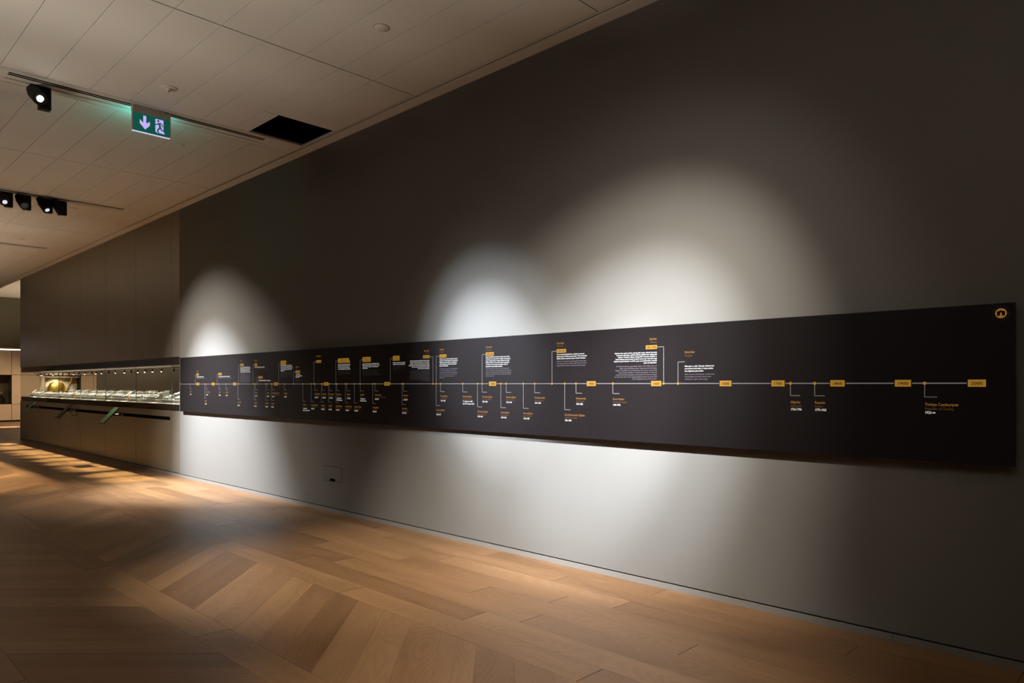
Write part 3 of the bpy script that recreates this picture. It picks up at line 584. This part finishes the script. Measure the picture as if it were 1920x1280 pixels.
man += stroke([(.72, .28), (.78, .34), (.81, .47)], [(.03, .03), (.03, .026)])
man += stroke([(.725, .55), (.655, .75), (.69, .88)], [(.042, .038), (.038, .03)])
man += stroke([(.74, .54), (.775, .68), (.865, .70), (.88, .78)], [(.042, .036), (.036, .03), (.03, .026)])
flat(man, 'running_figure', 'signgreen', .0022)

# ------------------------------------------------------------------ timeline panel
tl = thing('timeline_panel', ROOT_TL, 'long dark timeline panel with gold year plates along the grey wall', 'wall panel')
def L(x, z): return (x - ROOT_TL.x, z - ROOT_TL.z)
bxs = [-11.80, -8.64, -6.22, -3.495, -.71]
for a, b in zip(bxs, bxs[1:]):
    p, q = a - ROOT_TL.x, b - ROOT_TL.x
    MB().box(p + .0012, q - .0012, PANEL_Y, -.030, .0, .858).build('board', 'board', tl)
MB().box(-11.75 - ROOT_TL.x, -.76 - ROOT_TL.x, -.030, 0, .05, .80).build('mounting_batten', 'black', tl)
def strip(mb, x0, x1, z0, z1, d=.001):
    a, c = L(x0, z0); b, e = L(x1, z1); mb.box(a, b, PANEL_Y - d, PANEL_Y + .001, c, e); return mb
LW = .0034
# axis line, broken at the plates
cuts = sorted(YEARS); xa = -11.70
for x0, x1, t in cuts:
    if x0 - .006 > xa: strip(MB(), xa, x0 - .006, AX - LW, AX + LW).build('axis_line', 'line', tl)
    xa = x1 + .006
a = L(-11.76, AX)
MB().prism([(0, .022), (.07, 0), (0, -.022)][::-1], 0, .001, lambda p, t: (a[0] - .02 + p[0], PANEL_Y - t, a[1] + p[1])).build('axis_arrow', 'goldfaint', tl)
yid = {}
dates = []
for kind, info, ids in jobs:
    if kind == 'year':
        x0, x1 = info
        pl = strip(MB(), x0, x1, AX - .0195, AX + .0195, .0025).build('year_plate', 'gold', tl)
        t = text_meshes([ids], 'numerals', pl)
    elif kind == 'caption': text_meshes(ids, 'caption', tl)
    elif kind in ('text_block', 'title'): text_meshes(ids, kind, tl)
    else: dates.append(ids)
for x in DOTS:
    p = L(x, AX)
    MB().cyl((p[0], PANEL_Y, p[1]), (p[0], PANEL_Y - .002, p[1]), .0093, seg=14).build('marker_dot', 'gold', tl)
for x, k, ls in DOWN:
    zf = AX - (.077 if k == 's' else .213)
    m = strip(MB(), x - LW * .8, x + LW * .8, zf, AX); strip(m, x, x + .062, zf - LW * .8, zf + LW * .8); m.build('leader_line', 'leader', tl)
for u in UP:
    X, Z, pl, ti, tx, al, wh, gr = u
    m = strip(MB(), X - LW * .8, X + LW * .8, AX, Z)
    ex = (pl[0] if al == 'l' else pl[1]) if pl else tx
    strip(m, min(X, ex), max(X, ex), Z - LW * .8, Z + LW * .8); m.build('leader_line', 'leader', tl)
    if pl:
        h = max(pl[3], .03) / 2; m = MB()
        if len(pl[4]) == 2 and len(pl[4][1]) != len(pl[4][0]) and X < -6.9:   # ragged two-line plate
            top_short = len(pl[4][0]) < len(pl[4][1]); cut = (pl[1] - pl[0]) * .07
            strip(m, pl[0], pl[1] - (cut if top_short else 0), pl[2], pl[2] + h, .0025); strip(m, pl[0], pl[1] - (0 if top_short else cut), pl[2] - h, pl[2], .0025)
        else: strip(m, pl[0], pl[1], pl[2] - h, pl[2] + h, .0025)
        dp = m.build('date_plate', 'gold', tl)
        text_meshes([dates.pop(0)], 'date', dp)
# round gate emblem with its ring of dots
e = L(*EMBLEM); RX = .026
em = MB().cyl((e[0], PANEL_Y, e[1]), (e[0], PANEL_Y - .002, e[1]), RX, seg=32).build('emblem', 'golddim', tl)
gate = [(-.018, -.013), (-.018, .010), (-.012, .0115), (-.0055, .0125), (0, .0165), (.0055, .0125), (.012, .0115), (.018, .010), (.018, -.013), (.0045, -.013), (.0045, .0005), (0, .005), (-.0045, .0005), (-.0045, -.013)]
gm = MB()
for q in ([gate[0], gate[1], gate[2], gate[3], gate[12], gate[13]], [gate[3], gate[4], gate[5], gate[10], gate[11], gate[12]], [gate[5], gate[6], gate[7], gate[8], gate[9], gate[10]]):
    gm.prism(q, PANEL_Y - .0028, PANEL_Y - .001, lambda p, t: (e[0] + p[0], t, e[1] + p[1]))
gm.build('gate_sign', 'board', em)
dm = MB()
for k in range(16):
    an = 2 * math.pi * k / 16; c = (e[0] + .0375 * math.cos(an), e[1] + .0375 * math.sin(an))
    dm.cyl((c[0], PANEL_Y, c[1]), (c[0], PANEL_Y - .0015, c[1]), .0018, seg=8)
dm.build('ring_of_dots', 'grey', em)
for t in TXT:
    c = t['o'].data; bpy.data.objects.remove(t['o']); bpy.data.curves.remove(c)

# ------------------------------------------------------------------ glass display case in the wall
dc = thing('display_case', (-17.4, 0, 1.07), 'long glass display case of coins set into the bronze wall', 'display case')
def D(x0, x1, y0, y1, z0, z1, name, m, **k): return MB().box(x0 + 17.4, x1 + 17.4, y0, y1, z0 - 1.07, z1 - 1.07).build(name, m, dc, **k)
X0, X1 = XE + .015, XD - .012
D(X0, X1, .016, 1.38, 1.068, 1.172, 'deck', 'lacquer')
D(X0 + .02, X1, .065, 1.37, 1.172, 1.178, 'deck_top', 'deck')
D(X0, X1, .014, .065, 1.172, 1.184, 'deck_edge', 'stepwhite')
D(X0, X1, .016, 1.38, 1.825, 1.95, 'header', 'lacquer')
D(X0 + .02, X1, .05, 1.37, 1.821, 1.825, 'soffit', 'soffit')
D(-22.3, X1, .10, .72, 1.178, 1.230, 'step', 'deck')
D(-22.3, X1, .095, .72, 1.230, 1.238, 'step_top', 'stepwhite')
D(-20.9, -13.6, .56, .95, 1.238, 1.290, 'step', 'deck')
D(-20.9, -13.6, .555, .95, 1.290, 1.298, 'step_top', 'stepwhite')
D(-21.2, X1, 1.36, 1.385, 1.178, 1.821, 'back_panel', 'soffit')
D(X1 - .0, X1 + .01, .02, 1.38, 1.07, 1.95, 'end_panel', 'lacquer')
for a, b in zip(JX, JX[1:]):
    D(a + .002, min(b, X1) - .002, .0, .010, 1.07, 1.945, 'glass_pane', 'glass')
D(XE + .002, XE + .012, .012, 1.38, 1.07, 1.945, 'end_glass', 'glass')
for a, b in ((XE + .02, -21.2),): D(a, b, 1.37, 1.38, 1.178, 1.821, 'rear_glass', 'glass')
for x in JX[1:-1]: D(x - .0018, x + .0018, .0, .0105, 1.18, 1.82, 'glass_joint', 'glassedge')
D(-22.3, X1 - .02, .180, .200, 1.785, 1.797, 'lamp_rail', 'black')
xs = [-22.0 + k * .42 + random.uniform(-.1, .1) for k in range(24)]
lit = {1, 4, 8, 10, 12, 13, 15, 16, 18, 19, 20, 21, 23}
for i, x in enumerate(xs):
    ml = MB().cyl((0, 0, 0), (0, 0, -.02), .006, seg=8).cyl((0, 0, -.02), (.01, -.012, -.058), .014, .016, seg=12).build('mini_lamp', 'black', dc, loc=(x + 17.4, .19, 1.785 - 1.07))
    MB().cyl((.010, -.0122, -.0585), (.0102, -.0124, -.0595), .008, seg=10).build('lens', 'lenson' if i in lit else 'lensoff', ml)
    if i % 2 == 0: spot('case_lamp', (x + .01, .176, 1.715), (x + .05, .32, 1.24), 26, 120, .7, (1, .90, .72), .012)
    else: spot('case_lamp', (x + .01, .176, 1.715), (x + random.uniform(-.1, .3), -.58, 0), 760, 31, 1.0, (1, .84, .48), .006)
# coin stands
def coin_stand(w, d, hf, hb, coin):
    mb = MB()
    mb.prism([(0, 0), (d, 0), (d, hb), (0, hf)], -w / 2, w / 2, lambda p, t: (t, p[0], p[1]), 0)
    mb.prism([(-.006, hf - .002), (d + .002, hb + .001), (d + .001, hb + .006), (-.007, hf + .003)], -w / 2 - .004, w / 2 + .004, lambda p, t: (t, p[0], p[1]), 1)
    n = Vector((0, -(hb - hf), d)).normalized(); c = Vector((0, d * .52, hf + (hb - hf) * .52 + .005))
    mb.cyl(c, c + n * .003, w * .30, seg=12, m=2)
    return mb.mesh('coin_stand', ['acrylic', 'label', coin])
K = [coin_stand(.066, .055, .034, .060, 'silver'), coin_stand(.060, .055, .030, .054, 'coingold'), coin_stand(.075, .06, .042, .072, 'silver')]
def put(me, x, y, z, label, group, cat='coin stand', name='coin_stand'):
    o = bpy.data.objects.new(name, me); COL.objects.link(o); o.location = (x, y, z); tag(o, label, cat, group)
    return o
def nth(n): return '%d%s' % (n, 'th' if 10 < n % 100 < 14 else {1: 'st', 2: 'nd', 3: 'rd'}.get(n % 10, 'th'))
CN = {0: 'silver', 1: 'gold', 2: 'larger silver'}
def row(x, y, z, n, where, group):
    k = random.randrange(3); put(K[k], x, y, z, '%s coin on slanted stand, %s from left in %s' % (CN[k], nth(n), where), group)
x = -22.05; n = 0; c = 0
while x < -13.35:
    n += 1
    if n % 17 not in (9, 10): c += 1; row(x, .125, 1.238, c, 'front row of the glass case', 'coin stands in the front row')
    x += random.choice((.098, .105, .112))
x = -21.8; n = 0; c = 0
while x < -14.0:
    n += 1
    if n % 6 != 0: c += 1; row(x, .33, 1.238, c, 'second row of the glass case', 'coin stands in the second row')
    x += random.choice((.115, .125, .14))
x = -20.8; n = 0; c = 0
while x < -14.6:
    n += 1
    if n % 5 != 0: c += 1; row(x, .62, 1.298, c, 'back tier of the glass case', 'coin stands on the back tier')
    x += random.choice((.115, .13))
def big_stand(x, y, lab, s=1.0):
    t = thing('tall_coin_stand', (x, y, 1.238), lab, 'coin stand', 'tall coin stands at the right end')
    MB().prism([(0, 0), (.11 * s, 0), (.11 * s, .135 * s), (0, .095 * s)], -.075 * s, .075 * s, lambda p, t_: (t_, p[0], p[1])).build('acrylic_block', 'acrylic', t)
    MB().prism([(-.012, .094 * s), (.118 * s, .140 * s), (.116 * s, .149 * s), (-.014, .103 * s)], -.085 * s, .085 * s, lambda p, t_: (t_, p[0], p[1])).build('sloped_plate', 'label', t)
    MB().cyl((0, .05 * s, .122 * s), (0, .049 * s, .127 * s), .03 * s, seg=18).build('coin', 'silver', t)
big_stand(-13.13, .13, 'leftmost of the tall coin stands near the right end of the case', 1.05)
big_stand(-12.70, .22, 'middle tall coin stand near the right end of the case', .95)
big_stand(-12.14, .13, 'rightmost tall coin stand, next to the dark timeline panel', 1.1)
for i, x in enumerate((-12.94, -12.84, -12.46, -12.36, -12.28)): put(K[0], x, .13, 1.238, 'small coin stand, %s from the left between the tall stands at the right end' % nth(i + 1), 'coin stands between the tall stands')
PIN = MB().cyl((0, 0, 0), (0, 0, .115), .003, seg=8).cyl((0, .004, .125), (0, -.004, .128), .022, seg=14, m=1).mesh('coin_pin', ['steel', 'silver'])
for i, x in enumerate((-17.9, -16.05, -15.85, -15.6, -14.85, -14.6, -14.32)): put(PIN, x, .48, 1.238, 'round coin on a thin upright pin behind the rows, %s from the left' % nth(i + 1), 'coins on pins', 'coin', 'pinned_coin')
def marker(x, y, lab):
    t = thing('period_marker', (x, y, 1.178), lab, 'label stand', 'brass label stands along the case')
    MB().box(-.010, .010, -.006, .006, 0, .135).build('post', 'brass', t)
    MB().prism([(-.03, .105), (.055, .185), (.050, .191), (-.035, .111)], -.045, .045, lambda p, tt: (tt, p[0], p[1])).build('label_plate', 'label', t)
marker(-21.70, .05, 'white label plate on brass post at the far left of the case')
marker(-18.05, .05, 'white label plate on brass post in the middle of the case')
marker(-14.55, .05, 'white label plate on brass post towards the right of the case')
# touch screens on arms in the rail
def screen(x, lab, cable):
    t = thing('touch_screen', (x, 0, .93), lab, 'touch screen', 'tilted touch screens on the wall rail')
    c45 = .7071
    def slab(u, q): return (0, 0, 0)
    def pt(p, s_): return (s_, -.085 - p[0] * c45 + p[1] * -c45 * -1 * 0, .16 - p[0] * c45 + p[1])
    b = MB().prism([(-.085, .140), (-.355, -.150), (-.345, -.160), (-.075, .130)], -.14, .14, lambda p, s_: (s_, p[0], p[1])).build('tablet_body', 'black', t, bevel=.003)
    MB().prism([(-.0945, .1305 + .0012), (-.3465, -.1405 + .0012), (-.3461, -.1410), (-.0941, .1300)], -.128, .128, lambda p, s_: (s_, p[0], p[1] + .0022)).build('touch_glass', 'screen', b)
    MB().cyl((0, 0, 0), (0, -.19, 0), .018, seg=12).build('arm', 'black', t)
    MB().cyl((.05, -.02, .0), (.11, -.02, .0), .016, seg=14).build('slider_knob', 'steel', t)
    if cable:
        m = MB(); pts = [(.0 + .30 * k / 8, -.10 + .07 * k / 8, -.02 - .10 * math.sin(math.pi * k / 9)) for k in range(9)]
        for p, q in zip(pts, pts[1:]): m.cyl(p, q, .007, seg=6)
        m.build('cable', 'black', t)
screen(-21.0, 'tilted black touch screen on the rail at the far left corner', False)
screen(-17.8, 'middle tilted black touch screen, a cable hanging below it', True)
screen(-14.75, 'tilted black touch screen on the rail nearest the timeline', False)

# ------------------------------------------------------------------ far gallery seen past the corner and through the case
XF = -34.5
wf = struct(MB().box(XF - .05, XF - .03, -9, 12, 2.97, 5.0).build('wall_far', 'darkwall'))
MB().box(XF - .05, XF + .02, -9, 12, 2.925, 2.97).build('cove_board', 'beige', wf)
MB().box(XF - .03, XF + .0, -9, 12, 2.885, 2.92).build('cove_strip', 'cove', wf)
PY = [-3.2, -1.6, 0.85, 2.0, 3.15, 4.45, 4.95, 6.6, 8.2, 10, 12]
NICHE = {2, 4}
def showcase(a, b, lab):
    t = thing('wall_showcase', (XF - .25, (a + b) / 2, .71), lab, 'showcase', 'showcases in the far wall')
    h = (b - a) / 2 - .004
    s = MB().box(-.21, .22, -h, -h + .014, 0, 1.17).box(-.21, .22, h - .014, h, 0, 1.17).box(-.21, .22, -h, h, 0, .014).box(-.21, .22, -h, h, 1.156, 1.17).box(-.22, -.21, -h, h, 0, 1.17)
    s.build('case_box', 'nichedark', t)
    MB().box(.236, .242, -h + .014, h - .014, .014, 1.156).build('glass_pane', 'glass', t)
    return t, h
for i, (a, b) in enumerate(zip(PY, PY[1:])):
    for z0, z1 in ((.06, .71), (.71, 1.885), (1.885, 2.88)):
        if i in NICHE and z0 == .71: continue
        MB().box(XF - .03, XF, a + .008, b - .008, z0 + .006, z1 - .006).build('wall_panel', 'beige', wf)
MB().box(XF - .05, XF - .03, -9, 12, 0, .06).build('recess', 'gap', wf)
showcase(PY[2], PY[3], 'dark glazed showcase in the far beige wall at the left edge')
sc, h = showcase(PY[4], PY[5], 'glazed showcase with pale backdrop in the far wall, seen through the coin case')
MB().box(-.15, -.13, -h + .03, h - .03, .02, 1.15).build('backdrop', 'cloth', sc)
MB().box(-.12, .20, -h + .06, h - .06, .014, .49).build('inner_plinth', 'nichedark', sc)
MB().box(-.06, .22, -h + .02, h - .02, 1.09, 1.12).build('light_shelf', 'label', sc)
def dome(y, z, r, h, lab, x=XF - .2):
    t = thing('gilded_dish', (x, y, z), lab, 'dish')
    pr = [(r, 0), (r * 1.0, h * .06), (r * .985, h * .2), (r * .93, h * .45), (r * .80, h * .70), (r * .58, h * .88), (r * .30, h * .97), (.0, h)]
    MB().lathe(pr, seg=40).build('dish_bowl', 'gilt', t, smooth=True)
    MB().lathe([(r, -.02), (r * 1.06, -.02), (r * 1.06, .004), (r, .008)], seg=40).build('rim', 'gilt', t, smooth=True)
    t.scale = (.42, 1, 1)
dome(3.62, 1.22, .34, .42, 'large gilded dome-shaped dish glowing in the far niche, seen through the case')
rd = thing('gilded_sceptre', (XF - .13, 4.02, 1.21), 'slanted gilded rod leaning beside the large dish', 'sceptre')
MB().cyl((0, -.08, .0), (0, .14, .52), .022, .028, seg=12).build('shaft', 'gilt', rd, smooth=True)
MB().lathe([(0, .09), (.03, .07), (.042, .04), (.03, .0), (0, -.01)], c=(0, .145, .52), seg=16).build('finial', 'gilt', rd, smooth=True)
# added plinth and paler dish, standing in for the large dish's reflection
pd = thing('reflection_plinth', (XF + .5, 5.35, 0), 'added beige plinth carrying the dish that stands in for a reflection', 'plinth')
MB().box(-.25, .25, -.5, .5, 0, 1.15).build('plinth_body', 'beige', pd, bevel=.01)
MB().box(-.27, .27, -.52, .52, 1.15, 1.18).build('plinth_top', 'beige', pd)
dome(5.35, 1.205, .30, .36, 'paler second dish standing in for the reflection of the glowing one', XF + .5)
# lit objects in the left niche
gp = thing('gilded_bowl', (XF - .2, 1.50, 1.02), 'gilded bowl on a stand in the dark niche at the left edge', 'bowl')
MB().lathe([(0, .0), (.10, .01), (.22, .06), (.30, .13), (.31, .14), (.29, .14), (.20, .075), (0, .03)], seg=32).build('bowl_body', 'gilt', gp, smooth=True)
MB().cyl((0, 0, -.28), (0, 0, .01), .05, .04, seg=14).build('stand', 'nichedark', gp)
spot('bowl_lamp', (XF - .1, 1.45, 1.84), (XF - .2, 1.5, 1.05), 60, 60, .6, (1, .8, .5), .01)
spot('niche_lamp', (XF - .08, 3.6, 1.79), (XF - .22, 3.6, 1.4), 22, 120, .6, (1, .85, .6), .01)
